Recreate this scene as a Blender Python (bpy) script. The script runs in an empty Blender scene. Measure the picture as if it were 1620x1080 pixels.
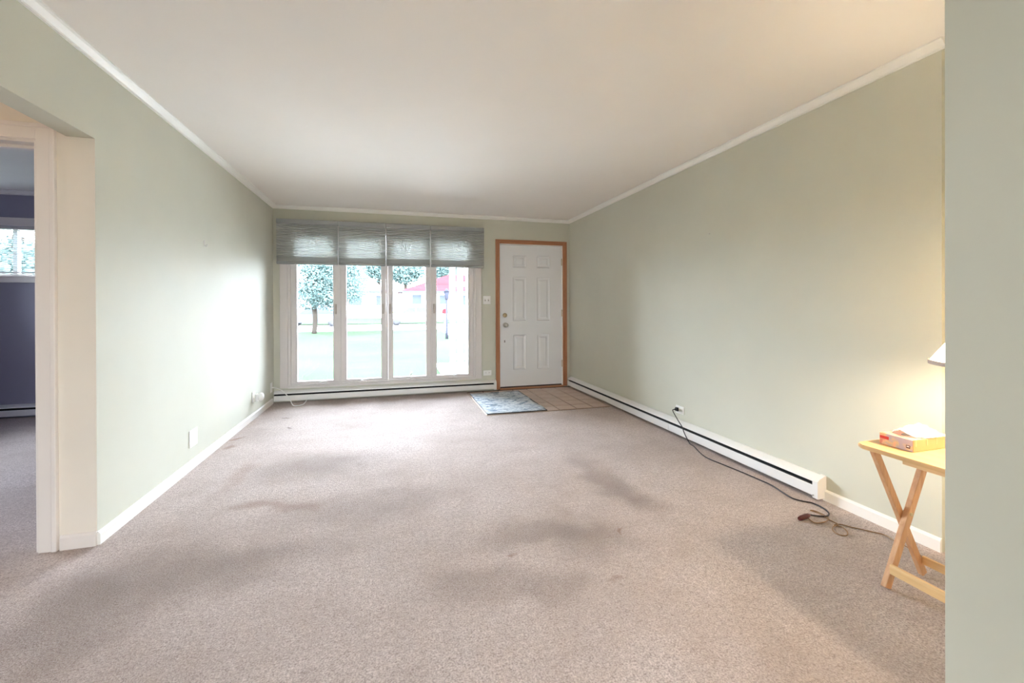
import bpy, bmesh, math, random
from mathutils import Vector, Matrix
random.seed(7)
S = bpy.context.scene
COL = S.collection

# ------------------------------------------------------------------ camera
F_PX, YAW, PV, CAM_H, PITCH, ROLL = 674.6, 0.2718, 485.31, 1.184, 0.0026, -0.0034
cd = bpy.data.cameras.new('camera'); cam = bpy.data.objects.new('camera', cd); COL.objects.link(cam)
cd.sensor_width = 36.0; cd.lens = F_PX / 1620 * 36.0
cd.shift_y = -(540 - PV) / 1620
cd.clip_start = 0.02; cd.clip_end = 400
cam.matrix_world = (Matrix.Translation((0, 0, CAM_H)) @ Matrix.Rotation(-YAW, 4, 'Z')
                    @ Matrix.Rotation(math.pi / 2 - PITCH, 4, 'X') @ Matrix.Rotation(ROLL, 4, 'Z'))
S.camera = cam

# ------------------------------------------------------------------ sky and light
SKY = 9.0
w = bpy.data.worlds.new('sky'); S.world = w; w.use_nodes = True
bgn = w.node_tree.nodes['Background']
bgn.inputs[0].default_value = (0.82, 0.90, 1.04, 1); bgn.inputs[1].default_value = SKY
S.view_settings.view_transform = 'Standard'; S.view_settings.look = 'None'
S.view_settings.gamma = 1.0; S.view_settings.use_curve_mapping = False
S.view_settings.exposure = 2.52
cy = S.cycles
cy.max_bounces = 14; cy.diffuse_bounces = 9; cy.glossy_bounces = 4; cy.transmission_bounces = 8
cy.transparent_max_bounces = 12; cy.use_denoising = True; cy.sample_clamp_indirect = 8.0
cy.caustics_reflective = False; cy.caustics_refractive = False
HALL_FILL, DINING_FILL, TABLE_LAMP = 3.5, 14.0, 122.0  # hall and dining lamps are unseen, added as fill; table lamp is real

def portal(loc, rot, sx, sy):
    l = bpy.data.lights.new('window_portal', 'AREA'); l.shape = 'RECTANGLE'; l.size = sx; l.size_y = sy
    l.cycles.is_portal = True
    o = bpy.data.objects.new('window_portal', l); COL.objects.link(o); o.location = loc; o.rotation_euler = rot

# ------------------------------------------------------------------ room numbers (metres; camera at x=y=0)
XL, XR, YB, YJ = -1.425, 2.520, 5.862, 2.600     # left wall, right wall, far wall, far jamb of the hall opening
CEIL = 2.44
WT = 0.115                                        # inner wall thickness
XR2 = 2.57                                        # right wall steps back nearer the camera
YSTEP = 1.408
YREAR = -3.3
XBED = -5.0
portal((-0.08, YB + .2, 1.15), (-math.pi / 2, 0, 0), 2.4, 2.0)
portal((XL - .14, -2.45, 1.475), (0, -math.pi / 2, 0), 1.2, 1.2)
for px in (-.195, 1.275): portal((px, YREAR - .14, 1.1), (math.pi / 2, 0, 0), .42, 2.1)
portal((XBED - .12, 4.2, 1.52), (0, -math.pi / 2, 0), 1.1, 1.45)
portal((-4.0, YB + .2, 1.8), (-math.pi / 2, 0, 0), 1.3, .6)

def ray(u, v):
    a, b = u - 810, v - PV
    cr, sr = math.cos(ROLL), math.sin(ROLL)
    x = (a * cr + b * sr) / F_PX; y = -(-a * sr + b * cr) / F_PX
    cp, sp = math.cos(PITCH), math.sin(PITCH)
    yf = cp + sp * y; z = -sp + cp * y
    c, s = math.cos(YAW), math.sin(YAW)
    return Vector((x * c + yf * s, -x * s + yf * c, z))
def hit(u, v, ax, val):
    d = ray(u, v); o = Vector((0, 0, CAM_H))
    return o + d * ((val - o[ax]) / d[ax])
def onY(u, v, y=YB): return hit(u, v, 1, y)
def onF(u, v, z=0.0): return hit(u, v, 2, z)
def onL(u, v): return hit(u, v, 0, XL)
def onR(u, v, x=XR): return hit(u, v, 0, x)

# ------------------------------------------------------------------ materials
def srgb(r, g, b):
    f = lambda c: (c / 255 / 12.92) if c <= 10.3 else (((c / 255) + .055) / 1.055) ** 2.4
    return (f(r), f(g), f(b), 1)
class N:
    """small node helper"""
    def __init__(s, name):
        s.m = bpy.data.materials.new(name); s.m.use_nodes = True
        s.t = s.m.node_tree; s.n = s.t.nodes; s.bsdf = s.n['Principled BSDF']; s.out = s.n['Material Output']
        s.co = s.n.new('ShaderNodeTexCoord').outputs['Object']
    def link(s, a, b): s.t.links.new(a, b)
    def set(s, node, **kw):
        for k, v in kw.items():
            i = node.inputs[k.replace('_', ' ')]
            if hasattr(v, 'is_linked'): s.link(v, i)
            else: i.default_value = v
    def mapping(s, scale=(1, 1, 1), loc=(0, 0, 0), rot=(0, 0, 0), src=None):
        m = s.n.new('ShaderNodeMapping'); s.link(src or s.co, m.inputs[0])
        m.inputs['Scale'].default_value = scale; m.inputs['Location'].default_value = loc; m.inputs['Rotation'].default_value = rot
        return m.outputs[0]
    def noise(s, scale, detail=4, rough=.55, src=None, dist=0):
        t = s.n.new('ShaderNodeTexNoise'); s.link(src or s.co, t.inputs['Vector'])
        t.inputs['Scale'].default_value = scale; t.inputs['Detail'].default_value = detail
        t.inputs['Roughness'].default_value = rough; t.inputs['Distortion'].default_value = dist
        return t.outputs['Fac']
    def ramp(s, fac, stops):
        r = s.n.new('ShaderNodeValToRGB'); s.link(fac, r.inputs[0]); e = r.color_ramp.elements
        while len(e) < len(stops): e.new(.5)
        for i, (p, c) in enumerate(stops):
            e[i].position = p; e[i].color = c if len(c) == 4 else (*c, 1)
        return r.outputs[0]
    def mix(s, fac, a, b, mode='MIX'):
        m = s.n.new('ShaderNodeMix'); m.data_type = 'RGBA'; m.blend_type = mode
        for i, v in ((0, fac), (6, a), (7, b)):
            if hasattr(v, 'is_linked'): s.link(v, m.inputs[i])
            else: m.inputs[i].default_value = v
        return m.outputs[2]
    def math(s, op, a, b=0.0, clamp=False):
        m = s.n.new('ShaderNodeMath'); m.operation = op; m.use_clamp = clamp
        for i, v in ((0, a), (1, b)):
            if hasattr(v, 'is_linked'): s.link(v, m.inputs[i])
            else: m.inputs[i].default_value = v
        return m.outputs[0]
    def bump(s, h, strength=.3, dist=.002):
        b = s.n.new('ShaderNodeBump'); s.link(h, b.inputs['Height'])
        b.inputs['Strength'].default_value = strength; b.inputs['Distance'].default_value = dist
        s.link(b.outputs[0], s.bsdf.inputs['Normal'])
    def base(s, c, rough=.5, metal=0.0, spec=.5):
        s.set(s.bsdf, Base_Color=c, Roughness=rough, Metallic=metal, Specular_IOR_Level=spec)
        return s.m

def paint(name, c, rough=.5, var=.04, bump=.12, scale=160, spec=.5):
    n = N(name); f = n.noise(2.3, 3)
    d = tuple(x * (1 - var) for x in c[:3]) + (1,); l = tuple(min(1, x * (1 + var)) for x in c[:3]) + (1,)
    n.base(n.ramp(f, [(.3, d), (.7, l)]), rough, spec=spec); n.bump(n.noise(scale, 3), bump, .001)
    return n.m
def wood(name, c1, c2, axis=2, rough=.45, k=1.0):
    n = N(name); sc = [38 * k, 38 * k, 38 * k]; sc[axis] = 2.2 * k
    f = n.noise(1.0, 6, .6, n.mapping(tuple(sc)), .6); g = n.noise(3.0, 3, .5, n.mapping(tuple(sc)))
    n.base(n.mix(n.math('MULTIPLY', g, .45), n.ramp(f, [(.32, c1), (.68, c2)]), c1), rough)
    n.bump(f, .08, .001); return n.m
def metal(name, c, rough=.3):
    n = N(name); f = n.noise(60, 2)
    n.base(n.ramp(f, [(.3, tuple(x * .92 for x in c[:3])), (.7, c)]), rough, 1.0); return n.m
def emit(name, c, strength):
    n = N(name); e = n.n.new('ShaderNodeEmission'); e.inputs[0].default_value = c; e.inputs[1].default_value = strength
    n.link(e.outputs[0], n.out.inputs[0]); return n.m

M = {}
M['sage'] = paint('sage_wall_paint', srgb(206, 206, 193), .6, .02, .1, spec=.16)
M['cream'] = paint('cream_wall_paint', srgb(238, 230, 218), .5, .02, .1)
M['blue'] = paint('slate_blue_wall_paint', srgb(150, 148, 166), .55, .03, .1)
M['ceiling'] = paint('ceiling_paint', srgb(236, 231, 226), .8, .01, .15, 90)
M['trim'] = paint('white_trim_paint', srgb(240, 238, 234), .35, .015, .05)
M['ltrim'] = paint('warm_white_trim_paint', srgb(239, 232, 227), .38, .02, .05)
M['heater'] = paint('heater_enamel', srgb(238, 237, 236), .3, .02, .03)
M['vinyl'] = paint('window_white', srgb(218, 213, 211), .35, .015, .04)
M['doorwhite'] = paint('door_white', srgb(232, 233, 236), .38, .01, .05)
M['dark'] = paint('slot_shade_black', srgb(14, 14, 18), .6, .1, .05)  # black for the shade inside the heater slot
M['rubber'] = paint('black_rubber', srgb(24, 24, 28), .5, .1, .05)
M['fins'] = metal('aluminium_fins', (.10, .10, .11, 1), .5)
M['plastic'] = paint('white_plastic', srgb(240, 240, 238), .3, .01, .02)
M['slotgrey'] = paint('socket_grey', srgb(120, 116, 112), .5, .02, .02)
M['oak'] = wood('oak_casing', srgb(160, 102, 70), srgb(196, 142, 104), 2, .4)
M['oakx'] = wood('oak_casing_head', srgb(160, 102, 70), srgb(196, 142, 104), 0, .4)
M['pine'] = wood('pine_tabletop', srgb(212, 170, 118), srgb(230, 194, 144), 1, .35, .7)
M['pineleg'] = wood('pine_leg', srgb(196, 146, 106), srgb(226, 184, 142), 2, .45)
M['pinebar'] = wood('pine_bar', srgb(218, 178, 124), srgb(238, 206, 156), 1, .45)
M['brass'] = metal('worn_brass', (.62, .50, .32, 1), .28)
M['steel'] = metal('satin_steel', (.62, .60, .57, 1), .3)
M['strip'] = metal('tile_edge_strip', (.40, .29, .22, 1), .45)

def glass():
    n = N('window_glass'); n.n.remove(n.bsdf)
    fr = n.n.new('ShaderNodeFresnel'); fr.inputs[0].default_value = 1.45
    t = n.n.new('ShaderNodeBsdfTransparent'); t.inputs[0].default_value = (.96, .98, .97, 1)
    g = n.n.new('ShaderNodeBsdfGlossy'); g.inputs[1].default_value = .03
    # faint streaks of dirt keep the pane procedural
    f = n.noise(3, 2); d = n.math('MULTIPLY', f, .01); fac = n.math('ADD', fr.outputs[0], d, True)
    m = n.n.new('ShaderNodeMixShader'); n.link(fac, m.inputs[0]); n.link(t.outputs[0], m.inputs[1]); n.link(g.outputs[0], m.inputs[2])
    n.link(m.outputs[0], n.out.inputs[0]); return n.m
M['glass'] = glass()
M['latch'] = paint('latch_beige', srgb(186, 176, 168), .4, .02, .02)

def translucent(name, c, amount=.5, weave=400):
    n = N(name); f = n.noise(weave, 2); col = n.ramp(f, [(.3, tuple(x * .93 for x in c[:3])), (.7, c)])
    n.base(col, .8); tr = n.n.new('ShaderNodeBsdfTranslucent'); n.link(col, tr.inputs[0])
    m = n.n.new('ShaderNodeMixShader'); m.inputs[0].default_value = amount
    n.link(n.bsdf.outputs[0], m.inputs[1]); n.link(tr.outputs[0], m.inputs[2]); n.link(m.outputs[0], n.out.inputs[0])
    return n.m
M['shade'] = translucent('cellular_fabric', srgb(206, 208, 206), .42)
M['shaderail'] = paint('shade_rail_grey', srgb(158, 160, 160), .5, .03, .05)
M['lampshade'] = translucent('lamp_shade_fabric', srgb(250, 240, 218), .5)
M['tissue'] = translucent('tissue_paper', srgb(252, 250, 246), .3)
M['slat'] = translucent('blind_slat', srgb(226, 232, 232), .25)

def carpet():
    n = N('beige_carpet')
    fine = n.noise(150, 3, .75); mid = n.noise(48, 4, .7); big = n.noise(1.5, 5, .62); patch = n.noise(5.5, 4, .6)
    tuft = n.ramp(fine, [(.32, srgb(104, 88, 84)), (.5, srgb(204, 189, 183)), (.66, srgb(250, 240, 236))])
    c = n.mix(.45, tuft, n.ramp(mid, [(.33, srgb(156, 139, 133)), (.66, srgb(232, 218, 213))]))
    c = n.mix(n.ramp(big, [(.40, (0, 0, 0)), (.66, (.42, .42, .42))]), c, srgb(164, 148, 139), 'MIX')
    c = n.mix(n.ramp(patch, [(.5, (0, 0, 0)), (.75, (.30, .30, .30))]), c, srgb(162, 145, 135))
    warp = n.n.new('ShaderNodeTexNoise'); n.link(n.co, warp.inputs[0]); warp.inputs['Scale'].default_value = 4.0; warp.inputs['Detail'].default_value = 5
    wv = n.n.new('ShaderNodeVectorMath'); wv.operation = 'MULTIPLY_ADD'; n.link(warp.outputs['Color'], wv.inputs[0])
    wv.inputs[1].default_value = (.34, .34, 0); n.link(n.co, wv.inputs[2])
    GREY, BRN = srgb(104, 88, 80), srgb(134, 96, 72)
    stains = [(-.55, 3.45, .50, .34, 0, .40, GREY), (1.38, 2.62, .17, .50, .1, .46, GREY), (1.45, 2.25, .14, .28, 0, .36, GREY),
              (.72, 2.10, .42, .16, .2, .42, GREY), (.36, 1.78, .28, .16, 0, .32, GREY), (.66, 1.70, .20, .14, 0, .34, GREY),
              (-.80, 2.22, .55, .22, .5, .45, GREY), (-1.22, 2.05, .30, .42, 0, .45, GREY), (-.1, 2.7, .6, .25, .3, .26, GREY),
              (1.0, 1.95, .25, .2, .2, .3, GREY), (-.72, 2.87, .26, .07, .7, .40, BRN), (-.55, 2.79, .14, .08, 0, .35, BRN), (-1.32, 4.37, .05, .07, .2, .6, BRN),
              (-1.36, 4.13, .05, .10, 0, .5, BRN), (-1.11, 4.98, .035, .02, 0, .8, GREY), (-1.0, 4.61, .035, .02, 0, .8, GREY),
              (-1.05, 3.35, .10, .42, -.35, .28, BRN), (.55, 1.95, .04, .02, 0, .6, BRN), (.9, 1.62, .05, .03, 0, .4, BRN), (1.15, 2.0, .03, .02, 0, .6, BRN)]
    for x, y, rx, ry, ro, st, col in stains:
        # rotate and scale about the stain centre
        sub = n.n.new('ShaderNodeVectorMath'); sub.operation = 'SUBTRACT'; n.link(wv.outputs[0], sub.inputs[0])
        sub.inputs[1].default_value = (x + .17, y + .17, 0)
        mp = n.mapping((1 / rx, 1 / ry, 0), (0, 0, 0), (0, 0, ro), sub.outputs[0])
        ln = n.n.new('ShaderNodeVectorMath'); ln.operation = 'LENGTH'; n.link(mp, ln.inputs[0])
        r = n.n.new('ShaderNodeMapRange'); r.interpolation_type = 'SMOOTHSTEP'; n.link(ln.outputs['Value'], r.inputs[0])
        r.inputs[1].default_value = .25; r.inputs[2].default_value = 1.25; r.inputs[3].default_value = st; r.inputs[4].default_value = 0
        c = n.mix(n.math('MULTIPLY', r.outputs[0], n.math('ADD', mid, .35)), c, col)
    n.base(c, .95, spec=.15)
    n.bump(n.math('ADD', fine, n.math('MULTIPLY', mid, .8)), .9, .009)
    return n.m
M['carpet'] = carpet()

def tilemat():
    n = N('entry_tile'); f = n.noise(7, 4); g = n.noise(140, 2)
    c = n.ramp(f, [(.3, srgb(192, 167, 154)), (.7, srgb(212, 192, 180))]); n.base(n.mix(n.math('MULTIPLY', g, .2), c, srgb(160, 140, 128)), .4)
    n.bump(f, .1, .002); return n.m
M['tile'] = tilemat()
M['grout'] = paint('grout', srgb(66, 50, 42), .9, .1, .3, 300)
def matmat():
    n = N('blue_marbled_mat')
    src = n.mapping((5.5, 10.5, 1)); f = n.noise(1.0, 7, .65, src, 2.2); g = n.noise(2.4, 5, .6, src, 3.0)
    c = n.ramp(f, [(.34, srgb(84, 104, 130)), (.44, srgb(146, 164, 184)), (.52, srgb(226, 231, 236)), (.64, srgb(190, 202, 214)), (.76, srgb(112, 130, 152))])
    c = n.mix(n.ramp(g, [(.55, (0, 0, 0)), (.66, (.8, .8, .8))]), c, srgb(224, 226, 226))
    n.base(c, .9, spec=.1); n.bump(n.noise(500, 2), .4, .002); return n.m
M['mat'] = matmat()
def boxmat():
    n = N('tissue_box_print')
    wv = n.n.new('ShaderNodeTexWave'); n.link(n.mapping((9, 9, 9)), wv.inputs[0]); wv.inputs['Scale'].default_value = 1.4
    wv.inputs['Distortion'].default_value = 7; wv.inputs['Detail'].default_value = 3
    c = n.ramp(wv.outputs['Fac'], [(.1, srgb(206, 134, 112)), (.4, srgb(226, 176, 140)), (.6, srgb(206, 182, 140)), (.9, srgb(176, 164, 176))])
    n.base(c, .5); return n.m
M['boxprint'] = boxmat()
M['boxside'] = paint('tissue_box_side', srgb(188, 138, 98), .5, .12, .05)
M['redlogo'] = paint('red_print', srgb(196, 48, 36), .5, .05, .02)
M['maroon'] = paint('dark_print', srgb(70, 28, 32), .5, .05, .02)
M['ceramic'] = paint('lamp_ceramic', srgb(222, 208, 184), .25, .03, .05)
M['braid'] = paint('shade_braid', srgb(190, 172, 160), .8, .06, .3, 600)
M['cordbrown'] = paint('dark_cord', srgb(46, 36, 38), .45, .05, .02)
M['plugred'] = paint('brown_plug', srgb(84, 30, 26), .4, .05, .02)
M['cordtan'] = paint('tan_cord', srgb(150, 116, 80), .5, .05, .02)
M['concrete'] = paint('concrete', srgb(176, 176, 174), .9, .08, .4, 60, spec=0)
M['asphalt'] = paint('asphalt', srgb(128, 128, 130), .9, .08, .4, 60, spec=0)
def lawn():
    n = N('lawn_grass'); f = n.noise(.35, 4); g = n.noise(30, 3)
    c = n.ramp(f, [(.35, srgb(43, 55, 41)), (.7, srgb(49, 60, 47))]); n.base(n.mix(n.math('MULTIPLY', g, .3), c, srgb(42, 51, 40)), .95, spec=0)
    n.bump(g, .6, .03); return n.m
M['lawn'] = lawn()
M['leaf'] = paint('tree_leaves', srgb(74, 90, 88), .7, .25, .05, 20, spec=0)
M['bark'] = paint('bark', srgb(50, 45, 41), .9, .2, .6, 30, spec=0)
M['housewall'] = paint('pale_brick', srgb(206, 186, 182), .85, .05, .2, 20, spec=0)
def roofmat(name, c):
    n = N(name); b = n.n.new('ShaderNodeTexNoise'); n.link(n.mapping((.6, .6, 14)), b.inputs[0]); b.inputs['Scale'].default_value = 1.0
    n.base(n.ramp(b.outputs['Fac'], [(.35, tuple(x * .75 for x in c[:3])), (.65, c)]), .9, spec=0); return n.m
M['redroof'] = roofmat('red_shingle', srgb(74, 36, 40))
M['greyroof'] = roofmat('pale_shingle', srgb(110, 108, 110))
M['houseglass'] = paint('dark_glass', srgb(58, 62, 68), .2, .05, .02, spec=0)
M['porchwhite'] = paint('porch_white', srgb(216, 214, 212), .5, .02, .05, spec=0)
M['ironblack'] = paint('black_iron', srgb(44, 45, 53), .5, .05, .1, spec=0)
M['carpale'] = paint('pale_car_paint', srgb(178, 184, 190), .3, .01, .01, spec=0)
M['cardark'] = paint('dark_car_paint', srgb(72, 76, 86), .3, .01, .01, spec=0)
M['redpaint'] = paint('red_enamel', srgb(96, 30, 34), .4, .03, .02, spec=0)
M['bulb'] = emit('lamp_bulb_glow', (1.0, .82, .61, 1), TABLE_LAMP)
M['hallfill'] = emit('hall_fill_glow', (1.0, .82, .61, 1), HALL_FILL)
M['diningfill'] = emit('dining_fill_glow', (1.0, .93, .90, 1), DINING_FILL)

# ------------------------------------------------------------------ building helpers
def root_loc(o):
    v = Vector((0, 0, 0))
    while o is not None: v += o.location; o = o.parent
    return v
def obj(name, bm, mat, parent=None, smooth=False):
    """links bm (world coordinates) as ONE mesh object, as a part of parent when given"""
    if parent is not None:
        r = root_loc(parent)
        for v in bm.verts: v.co -= r
    bmesh.ops.recalc_face_normals(bm, faces=bm.faces[:])
    me = bpy.data.meshes.new(name); bm.to_mesh(me); bm.free()
    for m in (mat if isinstance(mat, (list, tuple)) else [mat]): me.materials.append(M[m] if isinstance(m, str) else m)
    if smooth:
        for p in me.polygons: p.use_smooth = True
    o = bpy.data.objects.new(name, me); COL.objects.link(o)
    if parent is not None: o.parent = parent
    return o
def tag(o, label, cat, group=None):
    o['label'] = label; o['category'] = cat
    if group: o['group'] = group
    return o
def thing(name, label, cat, loc, group=None):
    o = bpy.data.objects.new(name, None); COL.objects.link(o); o.location = loc; o.empty_display_size = .1
    return tag(o, label, cat, group)
def struct(o, label=None):
    o['kind'] = 'structure'
    if label: o['label'] = label
    return o
def sempty(name, loc, label=None):
    o = bpy.data.objects.new(name, None); COL.objects.link(o); o.location = loc; o.empty_display_size = .1
    return struct(o, label)
def box(x0, x1, y0, y1, z0, z1, bev=0.0, bm=None, seg=2):
    b = bmesh.new()
    bmesh.ops.create_cube(b, size=1)
    for v in b.verts:
        v.co = Vector(((x0 + x1) / 2 + v.co.x * (x1 - x0), (y0 + y1) / 2 + v.co.y * (y1 - y0), (z0 + z1) / 2 + v.co.z * (z1 - z0)))
    if bev: bmesh.ops.bevel(b, geom=b.edges[:], offset=bev, segments=seg, affect='EDGES', profile=.5)
    if bm is None: return b
    merge(bm, b); return bm
def merge(a, b):
    m = {}
    for v in b.verts: m[v] = a.verts.new(v.co)
    for f in b.faces:
        nf = a.faces.new([m[v] for v in f.verts]); nf.smooth = f.smooth; nf.material_index = f.material_index
    b.free(); return a
def tube(pts, r, seg=8, bm=None, cap=True):
    bm = bm or bmesh.new(); pts = [Vector(p) for p in pts]; rings = []
    for i, p in enumerate(pts):
        d = (pts[min(i + 1, len(pts) - 1)] - pts[max(i - 1, 0)]).normalized()
        a = d.orthogonal().normalized() if i == 0 else (a - d * a.dot(d)).normalized()
        b2 = d.cross(a); rr = r[i] if isinstance(r, (list, tuple)) else r
        rings.append([bm.verts.new(p + (a * math.cos(t) + b2 * math.sin(t)) * rr) for t in [k * 2 * math.pi / seg for k in range(seg)]])
    for A, B in zip(rings, rings[1:]):
        for k in range(seg): f = bm.faces.new((A[k], A[(k + 1) % seg], B[(k + 1) % seg], B[k])); f.smooth = True
    if cap: bm.faces.new(rings[0][::-1]); bm.faces.new(rings[-1])
    return bm
def smoothpath(pts, n=6):
    """Catmull-Rom through points"""
    P = [Vector(p) for p in pts]; P = [P[0] * 2 - P[1]] + P + [P[-1] * 2 - P[-2]]; out = []
    for i in range(1, len(P) - 2):
        for k in range(n):
            t = k / n; a, b, c, d = P[i - 1], P[i], P[i + 1], P[i + 2]
            out.append(.5 * ((2 * b) + (c - a) * t + (2 * a - 5 * b + 4 * c - d) * t * t + (3 * b - a - 3 * c + d) * t ** 3))
    return out + [P[-2]]
def lathe(prof, c, seg=32, axis='Z', bm=None):
    """prof: (radius, height) pairs"""
    bm = bm or bmesh.new(); c = Vector(c); rings = []
    for r, h in prof:
        ring = []
        for k in range(seg):
            t = 2 * math.pi * k / seg; x, y = r * math.cos(t), r * math.sin(t)
            p = {'Z': (x, y, h), 'Y': (x, h, y), 'X': (h, x, y)}[axis]
            ring.append(bm.verts.new(c + Vector(p)))
        rings.append(ring)
    for A, B in zip(rings, rings[1:]):
        for k in range(seg): f = bm.faces.new((A[k], A[(k + 1) % seg], B[(k + 1) % seg], B[k])); f.smooth = True
    bm.faces.new(rings[0][::-1]); bm.faces.new(rings[-1]); return bm
def extrude(prof, axis, a0, a1, bm=None):
    """closed profile [(p,q)...] swept along axis: 'X' -> (y,z), 'Y' -> (x,z), 'Z' -> (x,y)"""
    bm = bm or bmesh.new()
    mk = {'X': lambda p, a: (a, p[0], p[1]), 'Y': lambda p, a: (p[0], a, p[1]), 'Z': lambda p, a: (p[0], p[1], a)}[axis]
    A = [bm.verts.new(mk(p, a0)) for p in prof]; B = [bm.verts.new(mk(p, a1)) for p in prof]; n = len(prof)
    for k in range(n): bm.faces.new((A[k], A[(k + 1) % n], B[(k + 1) % n], B[k]))
    bm.faces.new(A[::-1]); bm.faces.new(B); return bm
def wallgrid(axis, a_breaks, z_breaks, holes, t0, t1):
    """wall along axis ('X' or 'Y') with rectangular holes (a0,a1,z0,z1); t0..t1 is its thickness; no inner faces"""
    As = sorted(set(a_breaks) | {h[0] for h in holes} | {h[1] for h in holes}); Zs = sorted(set(z_breaks) | {h[2] for h in holes} | {h[3] for h in holes})
    solid = lambda i, k: 0 <= i < len(As) - 1 and 0 <= k < len(Zs) - 1 and not any(
        h[0] - 1e-6 <= As[i] and As[i + 1] <= h[1] + 1e-6 and h[2] - 1e-6 <= Zs[k] and Zs[k + 1] <= h[3] + 1e-6 for h in holes)
    bm = bmesh.new(); V = {}
    def v(i, k, t):
        if (i, k, t) not in V:
            tt = t1 if t else t0; V[(i, k, t)] = bm.verts.new((As[i], tt, Zs[k]) if axis == 'X' else (tt, As[i], Zs[k]))
        return V[(i, k, t)]
    for i in range(len(As) - 1):
        for k in range(len(Zs) - 1):
            if not solid(i, k): continue
            bm.faces.new((v(i, k, 0), v(i + 1, k, 0), v(i + 1, k + 1, 0), v(i, k + 1, 0)))
            bm.faces.new((v(i, k, 1), v(i, k + 1, 1), v(i + 1, k + 1, 1), v(i + 1, k, 1)))
            if not solid(i - 1, k): bm.faces.new((v(i, k, 0), v(i, k + 1, 0), v(i, k + 1, 1), v(i, k, 1)))
            if not solid(i + 1, k): bm.faces.new((v(i + 1, k, 0), v(i + 1, k, 1), v(i + 1, k + 1, 1), v(i + 1, k + 1, 0)))
            if not solid(i, k - 1): bm.faces.new((v(i, k, 0), v(i, k, 1), v(i + 1, k, 1), v(i + 1, k, 0)))
            if not solid(i, k + 1): bm.faces.new((v(i, k + 1, 0), v(i + 1, k + 1, 0), v(i + 1, k + 1, 1), v(i, k + 1, 1)))
    return bm
def paintfaces(bm, rule):
    bm.normal_update(); bmesh.ops.recalc_face_normals(bm, faces=bm.faces[:])
    for f in bm.faces: f.material_index = rule(f.normal, f.calc_center_median())
    return bm

# ------------------------------------------------------------------ room shell
TX0, TX1, TY0 = 0.975, 2.52, 4.505                 # tiled entry
def slab_L():
    P = [(XL - .12, YREAR - .1), (2.75, YREAR - .1), (2.75, TY0), (TX0, TY0), (TX0, YB + .1), (XBED - .1, YB + .1), (XBED - .1, 1.33), (XL - .12, 1.33)]
    return extrude(P, 'Z', -.15, 0.0)
struct(obj('floor', slab_L(), 'carpet'))
entry = struct(obj('floor_entry', box(TX0, 2.75, TY0, YB + .12, -.15, -.008), 'grout'))
pit = .212; tproto = None; x = 2.462
xs = []
while x > TX0: xs.append((max(x - pit, TX0), x)); x -= pit
xs.append((2.462, 2.52))
ys = []; y = TY0 + .012
while y < 5.80: ys.append((y, min(y + pit, 5.80))); y += pit
meshes = {}
for (xa, xb) in xs:
    for (ya, yb_) in ys:
        wx, wy = round(xb - xa, 3), round(yb_ - ya, 3)
        if wx < .02 or wy < .02: continue
        if (wx, wy) not in meshes:
            b = box(.006, wx - .006, .006, wy - .006, -.009, 0, .0015, seg=1)
            me = bpy.data.meshes.new('tile'); b.to_mesh(me); b.free(); me.materials.append(M['tile']); meshes[(wx, wy)] = me
        o = bpy.data.objects.new('tile', meshes[(wx, wy)]); COL.objects.link(o); o.parent = entry
        o.location = (xa, ya, -.001 + random.uniform(-.0008, .0008))
struct(obj('trim_1', box(TX0 - .012, TX0 + .006, TY0 - .012, 5.79, -.004, .006, .002), 'strip'), 'thin copper-toned edge strip between carpet and entry tiles')
struct(obj('trim_2', box(TX0 - .012, 2.44, TY0 - .012, TY0 + .006, -.004, .005, .002), 'strip'), 'thin edge strip along the front row of entry tiles')

struct(obj('ceiling', extrude([(XL - .12, YREAR - .1), (2.75, YREAR - .1), (2.75, YB + .16), (XBED - .1, YB + .16), (XBED - .1, 1.33), (XL - .12, 1.33)], 'Z', CEIL, CEIL + .1), 'ceiling'))

WIN = (-1.265, 1.105, .185, 2.16); DOOR = (1.425, 2.435, -.02, 2.085); RW = (-3.0, -1.9, .9, 2.05); BWIN = (-4.62, -3.30, 1.52, 2.06)
struct(obj('wall_back', wallgrid('X', [XL - WT / 2, 2.75], [-.02, CEIL], [WIN, DOOR], YB, YB + .15), 'sage'))
struct(obj('wall_bedroom_back', wallgrid('X', [XBED - .1, XL - WT / 2], [0, CEIL], [BWIN], YB, YB + .15), 'blue'))
bm = wallgrid('Y', [YREAR, YB], [0, CEIL], [(1.45, YJ, 0, 2.022), RW], XL - WT, XL)
paintfaces(bm, lambda n, c: 1 if (abs(n.y) > .5 and c.z < 2.02) or (n.x < -.5 and c.y < 2.7) else (2 if n.x < -.5 else 0))
struct(obj('wall_left', bm, ['sage', 'cream', 'blue']))
BD = (-2.47, -1.655, 0, 1.995)
bm = wallgrid('X', [XBED - .1, XL - WT], [0, CEIL], [BD], YJ, YJ + WT)
paintfaces(bm, lambda n, c: 1 if n.y > .5 else 0)
struct(obj('wall_hall_far', bm, ['cream', 'blue']))
struct(obj('wall_hall_near', box(XBED - .1, XL - WT, 1.45 - WT, 1.45, 0, CEIL), 'cream'))
struct(obj('wall_bedroom_left', wallgrid('Y', [1.45, YB], [0, CEIL], [(3.5, 4.9, 1.0, 2.05)], XBED - .1, XBED), 'blue'))
P = [(XR, YB), (XR, YSTEP), (XR2, YSTEP), (XR2, YREAR), (2.72, YREAR), (2.72, YB)]
struct(obj('wall_right', extrude(P, 'Z', 0, CEIL), 'sage'))
PE = (1.0, .555)                                    # end of the partition beside the camera
struct(obj('wall_partition', box(PE[0], XR2, .405, PE[1], 0, CEIL, .002), 'sage'))
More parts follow.
